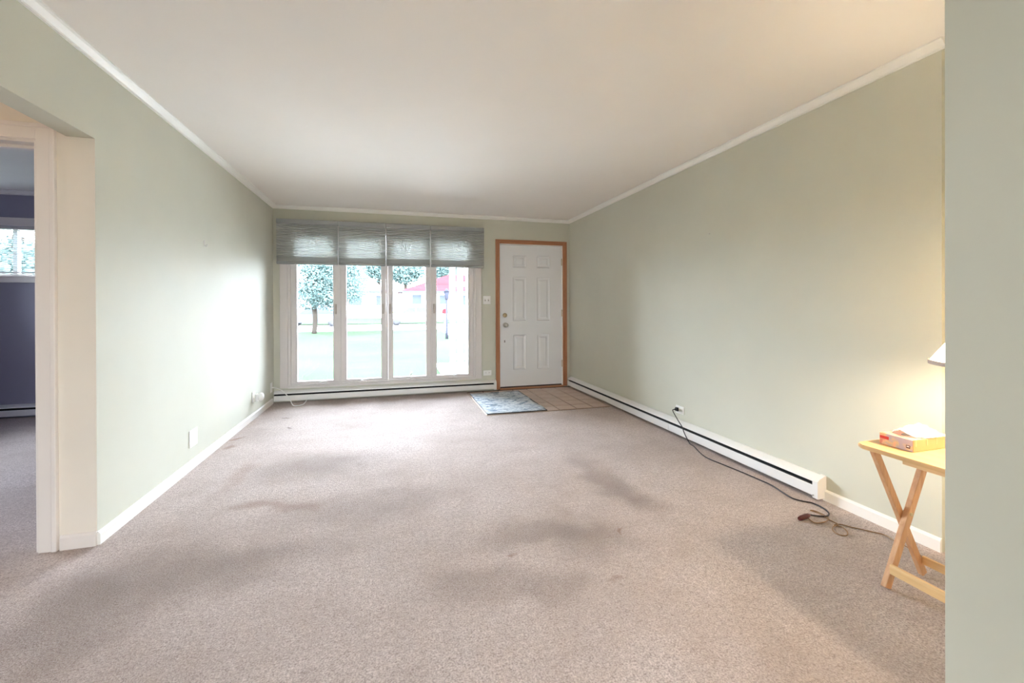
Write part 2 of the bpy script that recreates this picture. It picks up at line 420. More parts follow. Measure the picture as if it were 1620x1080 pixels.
struct(obj('wall_rear', wallgrid('X', [XL - WT, 2.72], [0, CEIL], [(-.39, 0.0, .05, 2.08), (1.09, 1.46, .05, 2.08)], YREAR - .12, YREAR), 'sage'))

# crown moulding and baseboards
def crown(wall, sgn, axis, a0, a1, nm):
    c = [(0, CEIL), (sgn * .040, CEIL), (sgn * .040, CEIL - .007), (sgn * .030, CEIL - .013), (sgn * .018, CEIL - .030), (sgn * .012, CEIL - .036), (sgn * .012, CEIL - .045), (0, CEIL - .045)]
    return struct(obj(nm, extrude([(wall + p, q) for p, q in c], axis, a0, a1), 'trim'))
crown(XL, 1, 'Y', YREAR, YB, 'trim_3'); crown(YB, -1, 'X', XL, XR, 'trim_4'); crown(XR, -1, 'Y', YSTEP - .02, YB, 'trim_5')
crown(XR2, -1, 'Y', PE[1], YSTEP, 'trim_6'); crown(YB, -1, 'X', XBED, XL - WT, 'trim_7')
def baseb(wall, sgn, axis, a0, a1, nm, m='trim', h=.066):
    c = [(0, 0), (sgn * .013, 0), (sgn * .013, h - .012), (sgn * .008, h - .003), (sgn * .004, h), (0, h)]
    return struct(obj(nm, extrude([(wall + p, q) for p, q in c], axis, a0, a1), m))
baseb(XL, 1, 'Y', YJ, 5.79, 'baseboard_left'); baseb(XR, -1, 'Y', YSTEP, 1.985, 'baseboard_right')
baseb(XR2, -1, 'Y', PE[1], YSTEP - .03, 'baseboard_right_near', h=.078)
baseb(YJ, -1, 'X', -1.568, XL, 'baseboard_hall', 'ltrim', .07)
baseb(XL, 1, 'Y', -.45, 1.45, 'baseboard_left_near')

# ------------------------------------------------------------------ hall door frame into the bedroom
d = sempty('door_2', (-2.06, YJ, 0), 'cream painted door frame opening into the blue bedroom')
for xa, xb, za, zb, nm in ((-1.650, -1.576, 0, 2.068, 'casing'), (-2.55, -2.475, 0, 2.068, 'casing'), (-2.475, -1.650, 1.992, 2.068, 'head_casing')):
    hor = nm == 'head_casing'
    b = box(xa, xb, YJ - .016, YJ, za, zb, .003)
    # a raised outer bead gives the casing its stepped profile
    if hor: box(xa - .07, xb + .07, YJ - .022, YJ - .01, zb - .02, zb, .003, b)
    else:
        s = xb if xb > -1.6 else xa + .02
        box(s - .02, s, YJ - .022, YJ - .01, za, zb, .003, b)
    obj(nm, b, 'ltrim', d)
obj('jamb', box(-1.664, -1.645, YJ - .003, YJ + WT + .003, 0, 1.995, .002), 'ltrim', d)
obj('jamb', box(-2.48, -2.461, YJ - .003, YJ + WT + .003, 0, 1.995, .002), 'ltrim', d)
obj('head_jamb', box(-2.461, -1.664, YJ - .003, YJ + WT + .003, 1.978, 1.995, .002), 'ltrim', d)
obj('door_stop', box(-2.461, -1.664, YJ + .05, YJ + .085, 1.962, 1.978, .002), 'ltrim', d)

# ------------------------------------------------------------------ front window
YF = YB                                             # inner wall face
wn = sempty('window_1', (-.08, YB, .17), 'wide white window of four casements looking onto the lawn')
b = bmesh.new()
for xa, xb, za, zb, nm in ((-1.352, -1.262, .170, 2.25, 'casing'), (1.102, 1.188, .170, 2.25, 'casing')):
    b = box(xa, xb, YF - .018, YF, za, zb, .004); obj(nm, b, 'vinyl', wn)
obj('head_casing', box(-1.262, 1.102, YF - .018, YF, 2.16, 2.25, .004), 'vinyl', wn)
obj('sill', box(-1.262, 1.102, YF - .026, YF + .12, .163, .192, .004), 'vinyl', wn)
fr = bmesh.new()
SX = [-1.235, -.660, -.0765, .499, 1.075]
box(WIN[0], SX[0] + .004, YF - .004, YF + .12, .185, 2.16, .003, fr); box(SX[4] - .004, WIN[1], YF - .004, YF + .12, .185, 2.16, .003, fr)
for s in SX[1:4]: box(s - .012, s + .012, YF - .002, YF + .12, .19, 2.13, .003, fr)
box(WIN[0], WIN[1], YF - .002, YF + .12, 2.128, 2.16, .003, fr); box(WIN[0], WIN[1], YF + .002, YF + .12, .19, .212, .003, fr)
obj('frame', fr, 'vinyl', wn)
GL = [(-1.160, -.740), (-.580, -.153), (0.0, .427), (.571, 1.005)]
LATCH = [-.709, -.128, -.040, .537]; CRANK = [-.888, -.390, .223, .796]
for k in range(4):
    x0, x1 = SX[k] + (.005 if k == 0 else .013), SX[k + 1] - (.005 if k == 3 else .013)
    g0, g1 = GL[k]; z0, z1 = .214, 2.127; zg0, zg1 = .243, 2.06
    sash = wallgrid('X', [x0, x1], [z0, z1], [(g0, g1, zg0, zg1)], YF + .012, YF + .052)
    so = obj('sash', sash, 'vinyl', wn)
    bd = bmesh.new()
    for q in ((g0 - .012, g0, zg0 - .012, zg1 + .012), (g1, g1 + .012, zg0 - .012, zg1 + .012)): box(q[0], q[1], YF + .005, YF + .02, q[2], q[3], .003, bd)
    box(g0, g1, YF + .005, YF + .02, zg0 - .012, zg0, .003, bd); box(g0, g1, YF + .005, YF + .02, zg1, zg1 + .012, .003, bd)
    obj('glazing_bead', bd, 'vinyl', so)
    obj('pane', box(g0 - .005, g1 + .005, YF + .030, YF + .034, zg0 - .005, zg1 + .005), 'glass', so)
    lx = LATCH[k]
    lb = box(lx - .013, lx + .013, YF - .002, YF + .014, 1.085, 1.215, .006)
    box(lx - .008, lx + .008, YF - .022, YF + .0, 1.13, 1.20, .006, lb)
    obj('latch', lb, 'latch', so)
    cx = CRANK[k]
    cb = box(cx - .055, cx + .055, YF - .040, YF + .012, .197, .217, .006)
    lathe([(.016, .0), (.016, .014), (.010, .018)], (cx, YF - .02, .215), 14, bm=cb)
    arm = [(cx, YF - .022, .229), (cx + .05, YF - .03, .235), (cx + .085, YF - .035, .228)] if k != 2 else [(cx - .01, YF - .022, .225), (cx - .005, YF - .03, .262), (cx + .018, YF - .035, .300)]
    if k == 3: arm = [(cx, YF - .022, .229), (cx + .045, YF - .03, .245), (cx + .08, YF - .035, .262)]
    tube(smoothpath(arm, 4), .006, 8, cb); obj('crank_handle', cb, 'vinyl', so)

# cellular shades, half raised
SHX = [-1.372, -.669, -.085, .485, 1.214]
WHICH = ['grey pleated cellular shade hanging nearest the sage side wall with the hall opening',
         'grey pleated cellular shade over the second casement from the hall-side wall',
         'grey pleated cellular shade over the second casement from the front door',
         'grey pleated cellular shade hanging next to the white front door']
for k in range(4):
    xa, xb = SHX[k] + (.009 if k else 0), SHX[k + 1] - (.009 if k < 3 else 0)
    t = thing('cellular_shade', WHICH[k], 'window shade', ((xa + xb) / 2, YB - .06, 1.71), 'pleated shades over the front window')
    obj('head_rail', box(xa - (.008 if k else 0), xb + (.008 if k < 3 else 0), YB - .085, YB - .019, 2.205, 2.262, .006), 'shaderail', t)
    pl = bmesh.new(); n = 19; top, bot = 2.207, 1.800; step = (top - bot) / n
    for side in (-1, 1):
        prev = None
        for i in range(2 * n + 1):
            z = top - i * step / 2; yy = YB - .052 + side * (.010 if i % 2 else .020)
            row = (pl.verts.new((xa, yy, z)), pl.verts.new((xb, yy, z)))
            if prev: pl.faces.new((prev[0], prev[1], row[1], row[0]))
            prev = row
    obj('pleated_fabric', pl, 'shade', t)
    st = bmesh.new(); z = 1.800
    for i in range(7): box(xa, xb, YB - .076, YB - .028, z - .0075, z, .003, st, 1); z -= .0085
    obj('stacked_pleats', st, 'shade', t)
    obj('bottom_rail', box(xa, xb, YB - .080, YB - .024, 1.708, z, .006), 'shaderail', t)

# ------------------------------------------------------------------ front door
dr = sempty('door_1', (1.93, YB, 0), 'white six-panel front door in an oak casing')
DX0, DX1, DZ0, DZ1 = 1.462, 2.398, .032, 2.052
YD = YB + .018                                      # door face slightly inside the wall plane
for xa, xb in ((1.392, 1.452), (2.408, 2.470)):
    b = box(xa, xb, YB - .018, YB, 0, 2.122, .004)
    s = (xa, xa + .022) if xa < 2 else (xb - .022, xb)
    box(s[0], s[1], YB - .025, YB - .01, 0, 2.122, .005, b); obj('casing', b, 'oak', dr)
b = box(1.452, 2.408, YB - .018, YB, 2.066, 2.122, .004); box(1.414, 2.448, YB - .025, YB - .01, 2.102, 2.122, .005, b)
obj('head_casing', b, 'oakx', dr)
obj('jamb', box(1.425, 1.456, YB - .004, YB + .13, 0, 2.075, .002), 'trim', dr); obj('jamb', box(2.404, 2.435, YB - .004, YB + .13, 0, 2.075, .002), 'trim', dr)
obj('head_jamb', box(1.456, 2.404, YB - .004, YB + .13, 2.058, 2.075, .002), 'trim', dr)
PAN = [(1.646, 1.858, 1.728, 1.912), (2.008, 2.220, 1.728, 1.912), (1.646, 1.858, .962, 1.600), (2.008, 2.220, .962, 1.600), (1.650, 1.846, .262, .770), (2.012, 2.204, .262, .770)]
slab = wallgrid('X', [DX0, DX1], [DZ0, DZ1], PAN, YD, YD + .042)
so = obj('slab', slab, 'doorwhite', dr)
for (xa, xb, za, zb) in PAN:
    pb = bmesh.new(); rings = []
    for ins, yy in ((-.006, YD - .003), (.004, YD - .004), (.012, YD + .004), (.026, YD + .009), (.040, YD + .008), (.056, YD + .001)):
        rings.append([pb.verts.new(p) for p in ((xa + ins, yy, za + ins), (xb - ins, yy, za + ins), (xb - ins, yy, zb - ins), (xa + ins, yy, zb - ins))])
    for A, B in zip(rings, rings[1:]):
        for k in range(4): pb.faces.new((A[k], A[(k + 1) % 4], B[(k + 1) % 4], B[k]))
    pb.faces.new(rings[-1]); 
    bk = [pb.verts.new(p) for p in ((xa, YD + .02, za), (xb, YD + .02, za), (xb, YD + .02, zb), (xa, YD + .02, zb))]
    for k in range(4): pb.faces.new((rings[0][k], bk[k], bk[(k + 1) % 4], rings[0][(k + 1) % 4]))
    pb.faces.new(bk[::-1]); obj('panel', pb, 'doorwhite', so)
db = lathe([(.030, YD - YB), (.030, -.002), (.022, -.010), (.012, -.012)], (1.531, YB, 1.05), 24, 'Y'); db2 = box(1.527, 1.535, YB - .03, YB - .01, 1.034, 1.066, .003)
k = obj('deadbolt', db, 'brass', dr, True); obj('thumb_turn', db2, 'brass', k)
kb = lathe([(.034, YD - YB), (.034, .008), (.028, 0), (.011, -.004), (.011, -.024), (.024, -.032), (.030, -.046), (.027, -.060), (.014, -.068)], (1.538, YB, .911), 28, 'Y')
obj('knob', kb, 'steel', dr, True)
obj('latch_hole', box(1.522, 1.536, YD - .003, YD + .004, .66, .694, .003), 'slotgrey', dr)
for hz in (1.825, 1.075, .335):
    hb = tube([(2.402, YB + .006, hz - .05), (2.402, YB + .006, hz + .05)], .0075, 10); box(2.396, 2.408, YB + .008, YB + .016, hz - .05, hz + .05, 0, hb)
    obj('hinge', hb, 'brass', dr)
obj('door_stop', box(1.456, 2.404, YD + .043, YD + .06, 2.035, 2.058), 'trim', dr)
for xa, xb in ((1.456, 1.478), (2.382, 2.404)): obj('door_stop', box(xa, xb, YD + .043, YD + .06, .016, 2.035), 'trim', dr)
obj('door_sweep', box(DX0, DX1, YD + .004, YD + .04, .010, .036), 'rubber', dr)
obj('threshold', extrude([(YB - .045, 0), (YB + .13, 0), (YB + .13, .016), (YB - .01, .016), (YB - .04, .008)], 'X', 1.452, 2.408), 'oakx', dr)
obj('weather_strip', box(2.3985, 2.404, YD, YD + .01, .03, 2.05), 'trim', dr)

# ------------------------------------------------------------------ baseboard heaters
def heater(name, label, axis, wall, sgn, a0, a1, seams, caps, loc, mat='heater'):
    t = thing(name, label, 'heater', loc)
    ex = lambda prof: extrude([(wall + sgn * p, q) for p, q in prof], axis, a0 + (.03 if caps[0] else 0), a1 - (.03 if caps[1] else 0))
    obj('back_panel', ex([(0, .012), (.004, .012), (.004, .140), (0, .140)]), mat, t)
    obj('top_cap', ex([(.004, .144), (.018, .142), (.050, .128), (.062, .120), (.063, .110), (.060, .110), (.058, .117), (.046, .124), (.016, .137), (.004, .138)]), mat, t)
    obj('heating_element', ex([(.006, .035), (.042, .035), (.042, .078), (.006, .078)]), 'fins', t)
    obj('slot_shade_sheet', ex([(.0045, .092), (.046, .086), (.046, .089), (.0045, .112)]), 'dark', t)  # black sheet stands in for the shade inside the slot
    ends = [a0 + (.03 if caps[0] else 0)] + list(seams) + [a1 - (.03 if caps[1] else 0)]
    for s0, s1 in zip(ends, ends[1:]):
        prof = [(.060, .087), (.064, .089), (.067, .085), (.067, .029), (.064, .024), (.050, .022), (.050, .025), (.062, .027), (.064, .033), (.064, .081)]
        obj('front_panel', extrude([(wall + sgn * p, q) for p, q in prof], axis, s0 + .002, s1 - .002), mat, t)
    for c, s0, s1 in ((caps[0], a0, a0 + .034), (caps[1], a1 - .034, a1)):
        if c:
            prof = [(0, .014), (.068, .014), (.069, .018), (.069, .116), (.062, .126), (.050, .133), (.016, .146), (0, .148)]
            obj('end_cap', extrude([(wall + sgn * p, q) for p, q in prof], axis, s0, s1), mat, t)
    return t
heater('baseboard_heater', 'long white baseboard heater with a black slot under the four-casement window', 'X', YB, -1, XL + .013, 1.388, [], (False, True), (0, YB - .03, 0))
hr = heater('baseboard_heater', 'long white baseboard heater along the bare wall with the plugged-in dark cord', 'Y', XR, -1, 1.972, 5.79, [3.416], (True, False), (XR - .03, 3.9, 0))
heater('baseboard_heater', 'dim baseboard heater on the slate blue bedroom wall under the blinds', 'X', YB, -1, XBED + .05, -2.2, [], (False, True), (-3.5, YB - .03, 0))
obj('screw', lathe([(.005, 0), (.005, .002), (.002, .003)], (XR - .0715, 2.0, .03), 10, 'X'), 'steel', hr)

# ------------------------------------------------------------------ switches, outlets, plates
def plate(name, label, cat, wall, sgn, axis, a, z, wa, wz, sockets=(), toggles=()):
    """axis: direction along the wall; wall face coordinate; sgn points into the room"""
    def bx_(a0, a1, d0, d1, z0, z1, bev=0.0, bm=None):
        p, q = sorted((wall + sgn * d0, wall + sgn * d1))
        return box(a0, a1, p, q, z0, z1, bev, bm) if axis == 'X' else box(p, q, a0, a1, z0, z1, bev, bm)
    t = thing(name, label, cat, (a, wall, z) if axis == 'X' else (wall, a, z))
    obj('plate', bx_(a - wa / 2, a + wa / 2, 0, .006, z - wz / 2, z + wz / 2, .002), 'plastic', t)
    for sa, sz in sockets:
        s = obj('socket', bx_(a + sa - .014, a + sa + .014, .005, .009, z + sz - .017, z + sz + .017, .002), 'plastic', t)
        sl = bmesh.new()
        for q in (-.006, .006): bx_(a + sa + q - .0015, a + sa + q + .0015, .007, .0095, z + sz - .004, z + sz + .008, 0, sl)
        obj('slots', sl, 'slotgrey', s)
    for sa in toggles:
        s = obj('toggle_surround', bx_(a + sa - .007, a + sa + .007, .005, .008, z - .014, z + .014, .001), 'slotgrey', t)
        obj('toggle', bx_(a + sa - .005, a + sa + .005, .006, .022, z - .002, z + .012, .002), 'ltrim', s)
    return t
plate('light_switch', 'white double toggle switch plate between window and front door', 'light switch', YB, -1, 'X', 1.266, 1.266, .108, .115, toggles=(-.023, .023))
plate('wall_outlet', 'white horizontal double outlet low between window and front door', 'outlet', YB, -1, 'X', 1.271, .244, .118, .074, sockets=((-.024, 0), (.024, 0)))
plate('wall_outlet', 'white double outlet on the right wall with a black plug in it', 'outlet', XR, -1, 'Y', 3.335, .230, .112, .072, sockets=((-.022, 0), (.022, 0)))
plate('blank_plate', 'square blank white cover plate on the sage wall near the hall opening', 'wall plate', XL, 1, 'Y', 3.655, .222, .125, .125)
plate('wall_outlet', 'white outlet behind the round plug-in device on the hall-side wall', 'outlet', XL, 1, 'Y', 5.055, .232, .075, .115, sockets=((0, .022), (0, -.022)))
plate('cable_outlet', 'white wall plate with a white cable coming out beside the window corner', 'outlet', XL, 1, 'Y', 5.74, .205, .080, .118)

# round plug-in device on the left wall
pd = thing('air_freshener', 'round white plug-in device sticking out of an outlet on the sage wall', 'air freshener', (XL + .03, 5.12, .21))
obj('plug_body', box(XL + .009, XL + .040, 5.085, 5.145, .175, .255, .008), 'plastic', pd)
obj('dome', lathe([(.043, .036), (.047, .045), (.046, .058), (.038, .072), (.022, .081), (.006, .084)], (XL, 5.125, .218), 28, 'X'), 'plastic', pd, True)
# white cable loop
cp = [(XL + .006, 5.74, .205), (XL + .05, 5.72, .205), (-1.29, 5.68, .175), (-1.2, 5.62, .09), (-1.15, 5.56, .02), (-1.10, 5.56, .006), (-1.05, 5.63, .006), (-1.03, 5.70, .03), (-1.01, 5.73, .075)]
cab = thing('white_cable', 'loose white cable looping from the wall plate to the carpet in the window corner', 'cable', (-1.2, 5.62, 0))
obj('cord', tube(smoothpath(cp, 6), .0055, 8), 'plastic', cab, True); obj('plug', tube([(XL + .005, 5.74, .205), (XL + .028, 5.735, .205)], .009, 10), 'plastic', cab)
# small hook and nail
hk = thing('wall_hook', 'tiny metal picture hook on the sage wall above the cover plate', 'hook', (XL, 3.868, 1.66))
obj('hook_plate', box(XL, XL + .003, 3.860, 3.876, 1.655, 1.705, .001), 'steel', hk); obj('hook_arm', tube(smoothpath([(XL + .003, 3.868, 1.668), (XL + .014, 3.868, 1.658), (XL + .02, 3.868, 1.668), (XL + .02, 3.868, 1.678)], 4), .0025, 6), 'steel', hk)
tag(obj('nail', tube([(XR + .002, 2.952, 1.771), (XR - .013, 2.952, 1.772), (XR - .0135, 2.952, 1.772), (XR - .016, 2.952, 1.772)], [.0025, .0025, .006, .006], 8), 'steel'), 'lone small nail in the bare right wall', 'nail')

# ------------------------------------------------------------------ door mat
mx0, mx1, my0, my1 = .985, 1.665, 4.535, 5.66
mt = thing('door_mat', 'blue and white marbled door mat on the entry tiles', 'mat', (1.32, 5.1, .003))
g = bmesh.new(); nx, ny = 14, 22; grid = {}
for i in range(nx + 1):
    for j in range(ny + 1):
        xx = mx0 + (mx1 - mx0) * i / nx + .012 * math.sin(j * .5) * (1 if i == nx else 0); yy = my0 + (my1 - my0) * j / ny
        grid[i, j] = g.verts.new((xx, yy, .0085 + .0015 * math.sin(i * 1.3 + j * .7)))
for i in range(nx):
    for j in range(ny): f = g.faces.new((grid[i, j], grid[i + 1, j], grid[i + 1, j + 1], grid[i, j + 1])); f.smooth = True
r = bmesh.ops.extrude_face_region(g, geom=g.faces[:])
for e in r['geom']:
    if isinstance(e, bmesh.types.BMVert): e.co.z = .0005
obj('mat_pile', g, 'mat', mt)
bb = bmesh.new(); e = .008
for q in ((mx0 - e, mx1 + e, my0 - e, my0 + .004), (mx0 - e, mx1 + e, my1 - .004, my1 + e), (mx0 - e, mx0 + .004, my0, my1), (mx1 - .004, mx1 + e, my0, my1)): box(q[0], q[1], q[2], q[3], .0005, .009, .002, bb, 1)
obj('bound_edge', bb, 'rubber', mt)

# ------------------------------------------------------------------ folding tray table
TZ = .605
tx0, tx1, ty0, ty1 = 1.866, 2.250, .870, 1.342
tt = thing('tray_table', 'folding pine tray table with crossed legs beside the right wall', 'table', (2.06, 1.1, 0))
def rounded(x0, x1, y0, y1, r, n=6):
    P = []
    for cx, cy_, a in ((x1 - r, y1 - r, 0), (x0 + r, y1 - r, 90), (x0 + r, y0 + r, 180), (x1 - r, y0 + r, 270)):
        for k in range(n + 1): t = math.radians(a + 90 * k / n); P.append((cx + r * math.cos(t), cy_ + r * math.sin(t)))
    return P
b = extrude(rounded(tx0, tx1, ty0, ty1, .035), 'Z', TZ - .017, TZ)
bmesh.ops.bevel(b, geom=[e for e in b.edges if abs(e.verts[0].co.z - e.verts[1].co.z) < 1e-6], offset=.004, segments=2, affect='EDGES')
obj('tabletop', b, 'pine', tt)
def bar(p, q, wx, wy):
    """square bar between two points in an x-z plane; wy along y"""
    p, q = Vector(p), Vector(q); d = (q - p).normalized(); s = Vector((d.z, 0, -d.x)) * wx / 2; y = Vector((0, wy / 2, 0)); bm = bmesh.new()
    A = [bm.verts.new(p + s * a + y * c) for a, c in ((1, 1), (1, -1), (-1, -1), (-1, 1))]; B = [bm.verts.new(q + s * a + y * c) for a, c in ((1, 1), (1, -1), (-1, -1), (-1, 1))]
    for k in range(4): bm.faces.new((A[k], A[(k + 1) % 4], B[(k + 1) % 4], B[k]))
    bm.faces.new(A[::-1]); bm.faces.new(B)
    bmesh.ops.bevel(bm, geom=bm.edges[:], offset=.002, segments=1, affect='EDGES'); return bm
def flatfoot(bm):
    for v in bm.verts:
        if v.co.z < .03: v.co.z = max(0.0, v.co.z) if v.co.z < 0 else v.co.z
    return bm
for ya, yb_ in ((1.294, 1.318), (.935, .911)):
    l1 = obj('leg', flatfoot(bar((1.975, ya, .004), (2.238, ya, TZ - .03), .033, .022)), 'pineleg', tt)
    l2 = obj('leg', flatfoot(bar((2.236, yb_, .004), (1.945, yb_, TZ - .03), .030, .020)), 'pineleg', tt)
    obj('pivot_bolt', lathe([(.007, -.016), (.007, .016)], (2.106, ya, .297), 12, 'Y'), 'brass', l1)
def ybar(x0, x1, z0, z1, y0=.925, y1=1.285, bev=.002): return box(x0, x1, y0, y1, z0, z1, bev)
obj('stretcher', ybar(1.983, 1.997, .065, .105, .925, 1.285), 'pinebar', tt)
obj('stretcher', ybar(2.212, 2.226, .055, .09, .925, 1.308), 'pinebar', tt)
obj('cleat', box(1.898, 1.925, .92, 1.185, TZ - .040, TZ - .017, .002), 'pinebar', tt)
obj('cleat', box(2.20, 2.23, .92, 1.26, TZ - .040, TZ - .017, .002), 'pinebar', tt)
obj('dowel', tube([(1.94, .90, TZ - .030), (1.94, 1.330, TZ - .030)], .010, 12), 'pineleg', tt)
obj('dowel', tube([(2.236, .90, TZ - .052), (2.236, 1.300, TZ - .052)], .010, 12), 'pineleg', tt)

# tissue box
tb = thing('tissue_box', 'peach and tan printed tissue box with a tissue pulled up, on the tray table', 'tissue box', (2.06, 1.24, TZ))
bx0, bx1, by0, by1, bh = 1.953, 2.178, 1.182, 1.302, .048
b = box(bx0, bx1, by0, by1, TZ + .0005, TZ + bh, .0015, seg=1)
paintfaces(b, lambda n, c: 1 if n.y < -.7 else 0); obj('carton', b, ['boxprint', 'boxside'], tb)
lg = bmesh.new(); xx = bx0 - .0006
vs = [lg.verts.new(p) for p in ((xx, by1 - .002, TZ + .036), (xx, by1 - .002, TZ + .026), (xx, by1 - .035, TZ + .024), (xx, by1 - .035, TZ + .037))]
lg.faces.new(vs); r = bmesh.ops.extrude_face_region(lg, geom=lg.faces[:])
for e in r['geom']:
    if isinstance(e, bmesh.types.BMVert): e.co.x += .0008
obj('red_print_block', lg, 'redlogo', tb)
mk = box(xx, xx + .0008, by0 + .010, by0 + .024, TZ + .012, TZ + .024); obj('dark_print_mark', mk, 'maroon', tb)
mk = box(xx - .0003, xx + .0005, by0 + .0125, by0 + .0215, TZ + .017, TZ + .0215); obj('white_print_mark', mk, 'plastic', tb)
for q in (.012, .075, .128, .19): obj('print_stripe', box(bx0 + q, bx0 + q + .006, by0 - .0006, by0 + .0003, TZ + .022, TZ + .046), 'pineleg', tb)
obj('opening', extrude([(bx0 + .112 + .075 * math.cos(t), (by0 + by1) / 2 + .022 * math.sin(t)) for t in [k * math.pi / 12 for k in range(24)]], 'Z', TZ + bh, TZ + bh + .0006), 'slotgrey', tb)
ts = bmesh.new(); NU, NV = 26, 16; G = {}
random.seed(3)
for i in range(NU + 1):
    for j in range(NV + 1):
        u = i / NU * 2 - 1; v = j / NV * 2 - 1
        xx = bx0 + .108 + u * (.082 - .018 * v * v) + .006 * math.sin(5 * v); yy = (by0 + by1) / 2 + v * (.058 - .012 * u * u) - .008
        hgt = .034 * max(0, 1 - abs(v) ** 1.6) * (1 - .55 * abs(u) ** 2) + .006 * math.sin(6 * u + 3 * v) * (1 - abs(v)) + .003 * math.sin(13 * u - 7 * v) + random.uniform(-.001, .001)
        G[i, j] = ts.verts.new((xx, yy, TZ + bh + .004 + max(0, hgt)))
for i in range(NU):
    for j in range(NV): f = ts.faces.new((G[i, j], G[i + 1, j], G[i + 1, j + 1], G[i, j + 1])); f.smooth = True
obj('tissue_sheet', ts, 'tissue', tb)

# table lamp, mostly behind the partition
LX, LY = 2.105, 1.005
tl = thing('table_lamp', 'lit table lamp with a cream pleated shade standing on the tray table', 'lamp', (LX, LY, TZ))
obj('base', lathe([(.070, .0005), (.072, .010), (.060, .020), (.030, .032), (.026, .06), (.050, .11), (.058, .16), (.046, .215), (.020, .25), (.014, .27), (.014, .30)], (LX, LY, TZ), 32), 'ceramic', tl, True)
obj('socket', lathe([(.014, .30), (.017, .302), (.017, .345), (.012, .350)], (LX, LY, TZ), 20), 'brass', tl, True)
obj('bulb', lathe([(.012, .350), (.014, .365), (.026, .385), (.031, .410), (.027, .435), (.014, .450), (.003, .454)], (LX, LY, TZ), 20), 'bulb', tl, True)
sh = bmesh.new(); NP = 72; rings = []
for r0, z in ((.182, .362), (.150, .412), (.118, .462), (.088, .512), (.070, .545)):
    rings.append([sh.verts.new((LX + (r0 + (.0035 if k % 2 else -.0035)) * math.cos(2 * math.pi * k / NP), LY + (r0 + (.0035 if k % 2 else -.0035)) * math.sin(2 * math.pi * k / NP), TZ + z)) for k in range(NP)])
for A, B in zip(rings, rings[1:]):
    for k in range(NP): sh.faces.new((A[k], A[(k + 1) % NP], B[(k + 1) % NP], B[k]))
so = obj('shade', sh, 'lampshade', tl)
def ring(r, z, h, th):
    b = bmesh.new(); L = []
    for rr, zz in ((r - th, z), (r + th, z), (r + th, z + h), (r - th, z + h)): L.append([b.verts.new((LX + rr * math.cos(2 * math.pi * k / 48), LY + rr * math.sin(2 * math.pi * k / 48), TZ + zz)) for k in range(48)])
    for a in range(4):
        for k in range(48): f = b.faces.new((L[a][k], L[a][(k + 1) % 48], L[(a + 1) % 4][(k + 1) % 48], L[(a + 1) % 4][k]))
    return b
obj('bottom_braid', ring(.184, .352, .014, .005), 'braid', so); obj('top_braid', ring(.070, .540, .010, .005), 'braid', so)
hp = bmesh.new()
for s in (-1, 1): tube(smoothpath([(LX + s * .014, LY, TZ + .34), (LX + s * .05, LY, TZ + .40), (LX + s * .045, LY, TZ + .50), (LX, LY, TZ + .548)], 6), .002, 6, hp)
for a in (0, 1, 2): tube([(LX, LY, TZ + .548), (LX + .07 * math.cos(a * 2.094), LY + .07 * math.sin(a * 2.094), TZ + .545)], .002, 6, hp)
obj('harp', hp, 'brass', tl); obj('finial', lathe([(.004, .546), (.009, .556), (.006, .566), (.002, .572)], (LX, LY, TZ), 16), 'brass', tl, True)

# cords
ec = thing('extension_cord', 'dark extension cord plugged into the right wall outlet and trailing over the carpet', 'cord', (2.4, 2.6, 0))
pr = [(XR - .045, 3.358, .232), (XR - .058, 3.365, .222), (2.462, 3.33, .185), (2.446, 3.26, .150), (2.440, 3.205, .116), (2.437, 3.169, .070), (2.425, 3.09, .012)] + \
     [tuple(onF(u, v, .005)) for u, v in ((1098, 706), (1115, 722), (1145, 735), (1172, 746), (1200, 758), (1222, 768), (1250, 786), (1268, 792), (1284, 795), (1300, 802), (1311, 811), (1308, 816), (1295, 816), (1281, 814))]
obj('cord', tube(smoothpath(pr, 5), .0042, 8), 'cordbrown', ec, True)
pb = box(XR - .030, XR - .009, 3.343, 3.373, .215, .249, .004); tube([(XR - .028, 3.358, .232), (XR - .048, 3.358, .232)], [.010, .005], 10, pb)
obj('plug', pb, 'rubber', ec)
a, bq = onF(1281, 814, .012), onF(1268, 819, .012)
b = tube([a, a.lerp(bq, .25), a.lerp(bq, .5), bq, bq + (bq - a) * .25], [.006, .012, .0135, .013, .010], 12)
for v in b.verts: v.co.z = max(.001, v.co.z)
obj('connector', b, 'plugred', ec)
lc = [tuple(onF(u, v, .004)) for u, v in ((1277, 818), (1284, 824), (1292, 827), (1305, 825), (1311, 820), (1303, 814), (1290, 808), (1282, 807), (1296, 812), (1312, 822), (1326, 829), (1318, 833), (1318, 839), (1326, 845), (1338, 847), (1341, 842), (1333, 834), (1320, 830), (1330, 829), (1345, 833), (1380, 841), (1400, 846), (1415, 855))]
lc += [(2.40, 1.45, .004), (2.36, 1.36, .004), (2.30, 1.20, .004), (2.29, 1.08, .02), (2.285, 1.03, .30), (2.275, 1.01, .58), (2.25, 1.01, TZ + .006), (2.20, 1.008, TZ + .005), (2.172, 1.005, TZ + .006)]
obj('power_cord', tube(smoothpath(lc, 5), .0028, 6), 'cordtan', tl, True)['label'] = 'thin tan lamp cord coiled on the carpet'

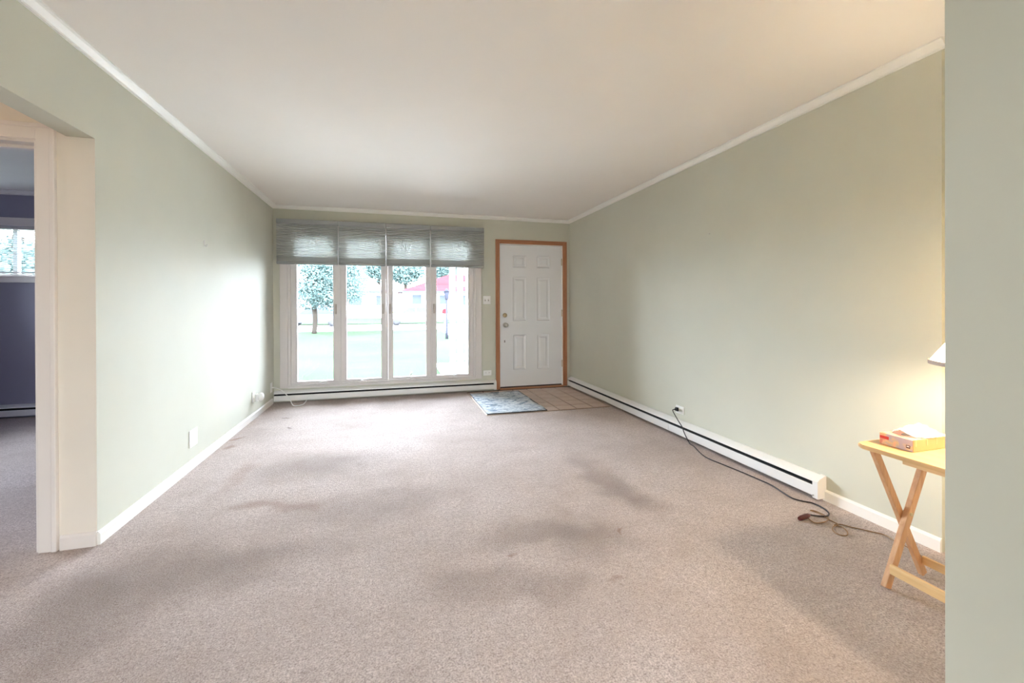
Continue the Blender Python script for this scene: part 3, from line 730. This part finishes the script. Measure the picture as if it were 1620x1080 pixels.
# ------------------------------------------------------------------ bedroom window, blinds
w2 = sempty('window_2', (-3.96, YB, 1.45), 'small white bedroom window behind venetian blinds')
for xa, xb, za, zb, nm in ((-4.70, -4.62, 1.452, 2.15, 'casing'), (-3.30, -3.22, 1.452, 2.15, 'casing'), (-4.62, -3.30, 2.06, 2.15, 'head_casing')):
    obj(nm, box(xa, xb, YB - .018, YB, za, zb, .004), 'ltrim', w2)
b = box(-4.72, -3.20, YB - .03, YB + .12, 1.505, 1.522, .004); box(-4.70, -3.22, YB - .016, YB, 1.452, 1.505, .003, b); obj('sill', b, 'ltrim', w2)
fr = bmesh.new()
for q in ((-4.62, -4.58, 1.52, 2.06), (-3.34, -3.30, 1.52, 2.06), (-4.58, -3.34, 1.52, 1.55), (-4.58, -3.34, 2.03, 2.06), (-3.98, -3.94, 1.55, 2.03)): box(q[0], q[1], YB + .06, YB + .11, q[2], q[3], .003, fr)
fo = obj('frame', fr, 'vinyl', w2)
for xa, xb in ((-4.58, -3.98), (-3.94, -3.34)): obj('pane', box(xa, xb, YB + .083, YB + .087, 1.55, 2.03), 'glass', fo)
bl = thing('venetian_blind', 'white horizontal slat blind lowered over the bedroom window', 'blind', (-3.96, YB + .02, 1.54))
obj('head_rail', box(-4.61, -3.31, YB + .003, YB + .04, 2.028, 2.058, .003), 'vinyl', bl)
sm = None; z = 2.012
while z > 1.575:
    if sm is None:
        b = extrude([(-.012, -.0035), (-.004, .001), (.004, .0018), (.012, .0), (.012, -.0012), (.004, .0006), (-.004, -.0002), (-.012, -.0047)], 'X', -.645, .645)
        sm = bpy.data.meshes.new('slat'); b.to_mesh(sm); b.free(); sm.materials.append(M['slat'])
    o = bpy.data.objects.new('slat', sm); COL.objects.link(o); o.parent = bl; o.location = (0, 0, z - 1.54); o.rotation_euler = (math.radians(-14), 0, 0); z -= .0225
obj('bottom_rail', box(-4.61, -3.31, YB + .008, YB + .034, 1.555, 1.568, .003), 'vinyl', bl)
for xx in (-4.4, -3.96, -3.52): obj('ladder_cord', tube([(xx, YB + .008, 1.56), (xx, YB + .008, 2.03)], .0015, 5), 'plastic', bl)

w4 = sempty('fill_window_4', (XBED, 4.2, 1.0), 'unseen side window added to brighten the blue bedroom')  # added out of view to let more daylight into the bedroom
fr = bmesh.new()
for q in ((3.5, 3.55, 1.0, 2.05), (4.85, 4.9, 1.0, 2.05), (3.55, 4.85, 1.0, 1.05), (3.55, 4.85, 2.0, 2.05), (4.18, 4.22, 1.05, 2.0)): box(XBED - .08, XBED - .03, q[0], q[1], q[2], q[3], .003, fr)
fo = obj('frame', fr, 'vinyl', w4)
for ya, yb_ in ((3.55, 4.18), (4.22, 4.85)): obj('pane', box(XBED - .057, XBED - .053, ya, yb_, 1.05, 2.0), 'glass', fo)
# ------------------------------------------------------------------ unseen dining windows (behind the camera) and ceiling lamps, invented for fill light
w3 = sempty('fill_window_3', (XL, -2.45, .9), 'unseen side window added to light the dining area')  # invented opening, lets sky light in from behind
fr = bmesh.new()
for q in ((-3.0, -2.95, .9, 2.05), (-1.95, -1.9, .9, 2.05), (-2.95, -1.95, .9, .95), (-2.95, -1.95, 2.0, 2.05)): box(XL - .1, XL - .03, q[0], q[1], q[2], q[3], .004, fr)
fo = obj('frame', fr, 'vinyl', w3)
obj('pane', box(XL - .067, XL - .063, -2.95, -1.95, .95, 2.0), 'glass', fo)
for nm, xa, xb in (('fill_window_5', -.39, 0.0), ('fill_window_6', 1.09, 1.46)):
    w3 = sempty(nm, ((xa + xb) / 2, YREAR, .05), 'tall narrow unseen window added in the rear wall for fill light')  # invented slits, placed to light the room without showing in the panes
    fr = bmesh.new()
    for q in ((xa, xa + .03, .05, 2.08), (xb - .03, xb, .05, 2.08), (xa + .03, xb - .03, .05, .09), (xa + .03, xb - .03, 2.04, 2.08)): box(q[0], q[1], YREAR - .1, YREAR - .03, q[2], q[3], .004, fr)
    fo = obj('frame', fr, 'vinyl', w3); obj('pane', box(xa + .03, xb - .03, YREAR - .067, YREAR - .063, .09, 2.04), 'glass', fo)
def dome(x, y, mat, label, r):
    t = thing('fill_ceiling_light', label, 'fill light', (x, y, CEIL - .09))
    obj('pan', lathe([(r * 1.06, -.0005), (r * 1.06, -.018), (r * .98, -.024)], (x, y, CEIL), 32), 'brass', t)
    obj('diffuser', lathe([(r, -.024), (r * .97, -.045), (r * .8, -.07), (r * .45, -.086), (.01, -.09)], (x, y, CEIL), 32), mat, t, True)
dome(-2.6, 2.03, 'hallfill', 'unseen round dome light added to warm the cream hall', .13)  # invented hall lamp, out of view
dome(.4, -1.35, 'diningfill', 'unseen round dome light added as fill behind the partition', .17)  # invented lamp behind the camera, brightens the near room

# ------------------------------------------------------------------ outdoors
GZ = -.22
struct(obj('lawn', box(-60, 60, YB + .16, 26, GZ - .2, GZ), 'lawn'), 'pale green front lawn outside the window')
struct(obj('street', box(-60, 60, 28, 36, GZ - .2, GZ - .06), 'asphalt'), 'pale street beyond the lawn')
struct(obj('sidewalk', box(-60, 60, 26, 28, GZ - .2, GZ + .005), 'concrete'), 'concrete sidewalk along the street')
struct(obj('far_yard', box(-60, 60, 36, 120, GZ - .2, GZ + .02), 'lawn'), 'lawn of the houses across the street')
struct(obj('rear_yard', box(-60, 60, -60, YREAR - .14, GZ - .2, GZ), 'lawn'), 'lawn behind the house')
struct(obj('side_yard', extrude([(-60, YREAR - .14), (XL - .13, YREAR - .14), (XL - .13, 1.32), (XBED - .12, 1.32), (XBED - .12, YB + .16), (-60, YB + .16)], 'Z', GZ - .2, GZ), 'lawn'), 'lawn beside the house')
struct(obj('porch_slab', box(.95, 4.6, YB + .16, 9.9, GZ - .1, -.13, .01), 'concrete'), 'concrete porch slab outside the front door')
struct(obj('driveway', box(2.6, 6.5, 9.9, 28, GZ - .15, GZ + .004), 'concrete'), 'concrete driveway beside the lawn')
struct(obj('bounce_walk', box(-6.0, .95, YB + .16, 7.85, GZ - .1, -.16, .01), 'concrete'), 'unseen concrete walk added along the house front to bounce daylight')  # added below the sill to bounce daylight up to the ceiling
# ornamental porch column
pc = thing('porch_column', 'white openwork porch column standing on the concrete porch slab', 'column', (1.45, 9.5, -.13))
for xa, xb in ((1.215, 1.325), (1.385, 1.495), (1.575, 1.685)): obj('upright', box(xa, xb, 9.45, 9.55, -.10, 2.45, .006), 'porchwhite', pc)
obj('foot_plate', box(1.19, 1.71, 9.42, 9.58, -.13, -.10, .004), 'porchwhite', pc)
obj('top_beam', box(.2, 4.6, 9.40, 9.60, 2.45, 2.62, .006), 'porchwhite', pc)
for z0, z1 in ((-.02, .12), (.95, 1.10), (1.62, 1.72), (2.20, 2.45)):
    b = box(1.325, 1.385, 9.47, 9.53, z0, z1, .004); box(1.495, 1.575, 9.47, 9.53, z0, z1, .004, b); obj('cross_rail', b, 'porchwhite', pc)
# lamp post
lp = thing('lamp_post', 'thin dark lamp post standing on the lawn beside the porch column', 'lamp post', (2.21, 18.35, GZ))
obj('pole', tube([(2.21, 18.35, GZ), (2.21, 18.35, GZ + .35), (2.21, 18.35, GZ + .4), (2.21, 18.35, 1.45)], [.065, .06, .045, .04], 12), 'ironblack', lp)
obj('lantern', lathe([(.05, 1.45), (.075, 1.5), (.11, 1.78), (.02, 1.80)], (2.21, 18.35, 0), 8), 'ironblack', lp); obj('cap', lathe([(.13, 1.79), (.06, 1.88), (.015, 1.95)], (2.21, 18.35, 0), 8), 'ironblack', lp)
# red mailbox
mb = thing('mailbox', 'small red mailbox on a post beside the street', 'mailbox', (2.85, 25.4, GZ)); q = onY(704, 492, 25.4); x = q.x
mb.location.x = x
obj('post', box(x - .05, x + .05, 25.35, 25.45, GZ, q.z - .15, .005), 'porchwhite', mb)
obj('box', extrude([(x - .14, q.z - .15), (x + .14, q.z - .15), (x + .14, q.z + .04), (x + .09, q.z + .13), (x, q.z + .16), (x - .09, q.z + .13), (x - .14, q.z + .04)], 'Y', 25.1, 25.6), 'redpaint', mb)

def car(name, label, mat, x, y, z, L, rz=0):
    t = thing(name, label, 'car', (x, y, z))
    s = L / 4.4
    body = [(-2.2, .30), (-2.22, .62), (-2.1, .82), (-1.1, .93), (1.5, .95), (2.15, .90), (2.2, .55), (2.15, .30)]
    cab = [(-1.15, .92), (-.45, 1.40), (.0, 1.46), (.95, 1.44), (1.65, .94)]
    b = extrude([(x + p * s, z + q_ * s) for p, q_ in body], 'Y', y - .85 * s, y + .85 * s); obj('body', b, mat, t)
    obj('cabin', extrude([(x + p * s, z + q_ * s) for p, q_ in cab], 'Y', y - .72 * s, y + .72 * s), mat, t)
    for win in ([(-.95, .96), (-.42, 1.33), (.08, 1.38), (.08, .96)], [(.16, .96), (.16, 1.38), (.88, 1.36), (1.38, .97)]):
        obj('side_window', extrude([(x + p * s, z + q_ * s) for p, q_ in win], 'Y', y - .74 * s, y - .715 * s), 'houseglass', t)
    for wx in (-1.35, 1.35):
        for sy in (-1, 1): obj('wheel', lathe([(.16 * s, -.1 * s), (.31 * s, -.1 * s), (.33 * s, 0), (.31 * s, .1 * s), (.16 * s, .1 * s)], (x + wx * s, y + sy * .76 * s, z + .33 * s), 20, 'Y'), 'rubber', t)
    return t
q = onY(655, 500, 34.5); car('parked_car', 'pale silver car parked on the street before the red-roofed house', 'carpale', q.x, 34.5, GZ - .06, 4.4)
q = onY(498, 500, 34.5); car('parked_car', 'dark blue car added in place of the shade under the leafy tree', 'cardark', q.x, 34.5, GZ - .06, 4.3)  # car added where only a strip of shade lies under the tree

# house across the street with a red hip roof
def hip(x0, x1, y0, y1, ze, zr, ins, ov=.5):
    b = bmesh.new(); x0 -= ov; x1 += ov; y0 -= ov; y1 += ov; ym = (y0 + y1) / 2
    v = [b.verts.new(p) for p in ((x0, y0, ze), (x1, y0, ze), (x1, y1, ze), (x0, y1, ze), (x0 + ins, ym, zr), (x1 - ins, ym, zr))]
    for f in ((0, 1, 5, 4), (1, 2, 5), (2, 3, 4, 5), (3, 0, 4), (3, 2, 1, 0)): b.faces.new([v[i] for i in f])
    return b
def house(name, label, parts, loc):
    t = thing(name, label, 'house', loc)
    for p in parts: 
        o = obj(p[0], p[1], p[2], t)
        for c in p[3:]: obj(c[0], c[1], c[2], o)
    return t
hy = 45.0
def win_(x0, x1, z0, z1, y): return ('window', box(x0, x1, y - .08, y - .01, z0, z1), 'porchwhite', ('pane', box(x0 + .08, x1 - .08, y - .10, y - .075, z0 + .08, z1 - .08), 'houseglass'))
house('brick_house', 'single-storey pale house with a red hip roof across the street', [
    ('walls', box(1.0, 13.0, hy, hy + 8, GZ, 2.70), 'housewall'), ('roof', hip(1.0, 13.0, hy, hy + 8, 2.70, 4.75, 5.6), 'redroof'),
    ('fascia', box(.5, 13.5, hy - .52, hy - .48, 2.58, 2.74), 'houseglass'),
    win_(1.8, 2.9, 1.3, 2.45, hy), win_(4.6, 5.4, 1.3, 2.4, hy), win_(6.4, 7.6, 1.2, 2.4, hy),
    ('door', box(3.4, 4.3, hy - .06, hy - .01, GZ + .1, 2.2), 'redpaint'), ('chimney', box(8.6, 9.3, hy + 5, hy + 5.7, 3.5, 5.3), 'housewall')], (4.8, hy + 4, GZ))
hz = 52.0
house('ranch_house', 'single-storey house with a pale grey roof behind the leafy tree', [
    ('walls', box(-10.6, -1.1, hz, hz + 8, GZ, 2.9), 'housewall'), ('roof', hip(-10.6, -1.1, hz, hz + 8, 2.9, 5.6, 3.2), 'greyroof'),
    ('fascia', box(-11.1, -.6, hz - .52, hz - .48, 2.75, 2.95), 'houseglass'),
    win_(-8.4, -6.8, 1.2, 2.5, hz), win_(-4.8, -3.4, 1.2, 2.5, hz), win_(-2.0, -1.3, 1.2, 2.5, hz), ('door', box(-3.2, -2.4, hz - .06, hz - .01, GZ + .1, 2.2), 'housewall')], (-4.6, hz + 4, GZ))

def tree(name, label, x, y, h, blobs, nleaf, ls, trunk_r, group=None):
    t = thing(name, label, 'tree', (x, y, GZ), group)
    zc = min(b[2] for b in blobs)
    b = tube(smoothpath([(x, y, GZ), (x + .05, y, GZ + .8), (x - .03, y, zc), (x + .05, y, zc + .8)], 4), trunk_r, 10)
    for k in range(6):
        bl_ = blobs[k % len(blobs)]; tube(smoothpath([(x, y, zc - .3), ((x + bl_[0]) / 2 + .1, (y + bl_[1]) / 2, zc + .1), (bl_[0], bl_[1], bl_[2])], 4), trunk_r * .4, 6, b)
    obj('trunk', b, 'bark', t)
    f = bmesh.new(); n = 0
    vol = sum(q[3] * q[4] * q[5] for q in blobs)
    for (cx, cy_, cz, rx, ry, rz) in blobs:
        for k in range(int(nleaf * rx * ry * rz / vol)):
            d = Vector((random.gauss(0, 1), random.gauss(0, 1), random.gauss(0, 1))).normalized() * random.random() ** .45
            c = Vector((cx + d.x * rx, cy_ + d.y * ry, cz + d.z * rz))
            a = Vector((random.gauss(0, 1), random.gauss(0, 1), random.gauss(0, 1))).normalized(); bb_ = a.orthogonal().normalized(); s = ls * random.uniform(.6, 1.3)
            f.faces.new([f.verts.new(c + a * s), f.verts.new(c + bb_ * s * .55), f.verts.new(c - a * s), f.verts.new(c - bb_ * s * .55)])
    o = obj('foliage', f, 'leaf', t); o['kind'] = 'stuff'
    return t
def blob(u, v, y, ru, rv, ry=1.4):
    p = onY(u, v, y); k = (p.y * math.cos(YAW) + p.x * math.sin(YAW)) / F_PX
    return (p.x, y, p.z, ru * k, ry, rv * k)
ty = 24.0
p = onY(497, 505, ty)
tree('leafy_tree', 'broad leafy tree on the lawn seen through the hall-side casements', p.x, ty, 4, [blob(505, 450, ty, 36, 32), blob(530, 430, ty, 36, 32), blob(556, 448, ty, 30, 34), blob(490, 472, ty, 22, 18), blob(525, 472, ty, 32, 20), blob(500, 415, ty, 36, 30), blob(548, 412, ty, 30, 24)], 15000, .07, .12)
for ty, u, v, ru, rv, lab in ((64, 642, 424, 28, 14, 'hazy green tree rising behind the roofs of the pale houses'), (71, 705, 420, 22, 20, 'dark green tree behind the ridge of the red roof'), (78, 600, 418, 26, 16, 'hazy tree behind the pale grey roof')):
    p = onY(u, 470, ty); tree('background_tree', lab, p.x, ty, 7, [blob(u, v, ty, ru, rv, 2.0), blob(u - ru * .6, v + 8, ty, ru * .7, rv * .8, 2.0), blob(u + ru * .6, v + 6, ty, ru * .7, rv * .8, 2.0), blob(u, v + rv, ty, ru * .8, rv * .9, 2.0)], 5200, .2, .25, 'trees behind the houses')
# shrub seen through the bedroom window
p = onY(25, 420, 12.0)
tree('shrub_tree', 'leafy tree outside the bedroom window behind the blinds', p.x, 12.0, 3, [blob(20, 415, 12, 70, 40, 1.0), blob(70, 430, 12, 60, 40, 1.0), blob(-40, 430, 12, 60, 40, 1.0)], 3500, .08, .1)
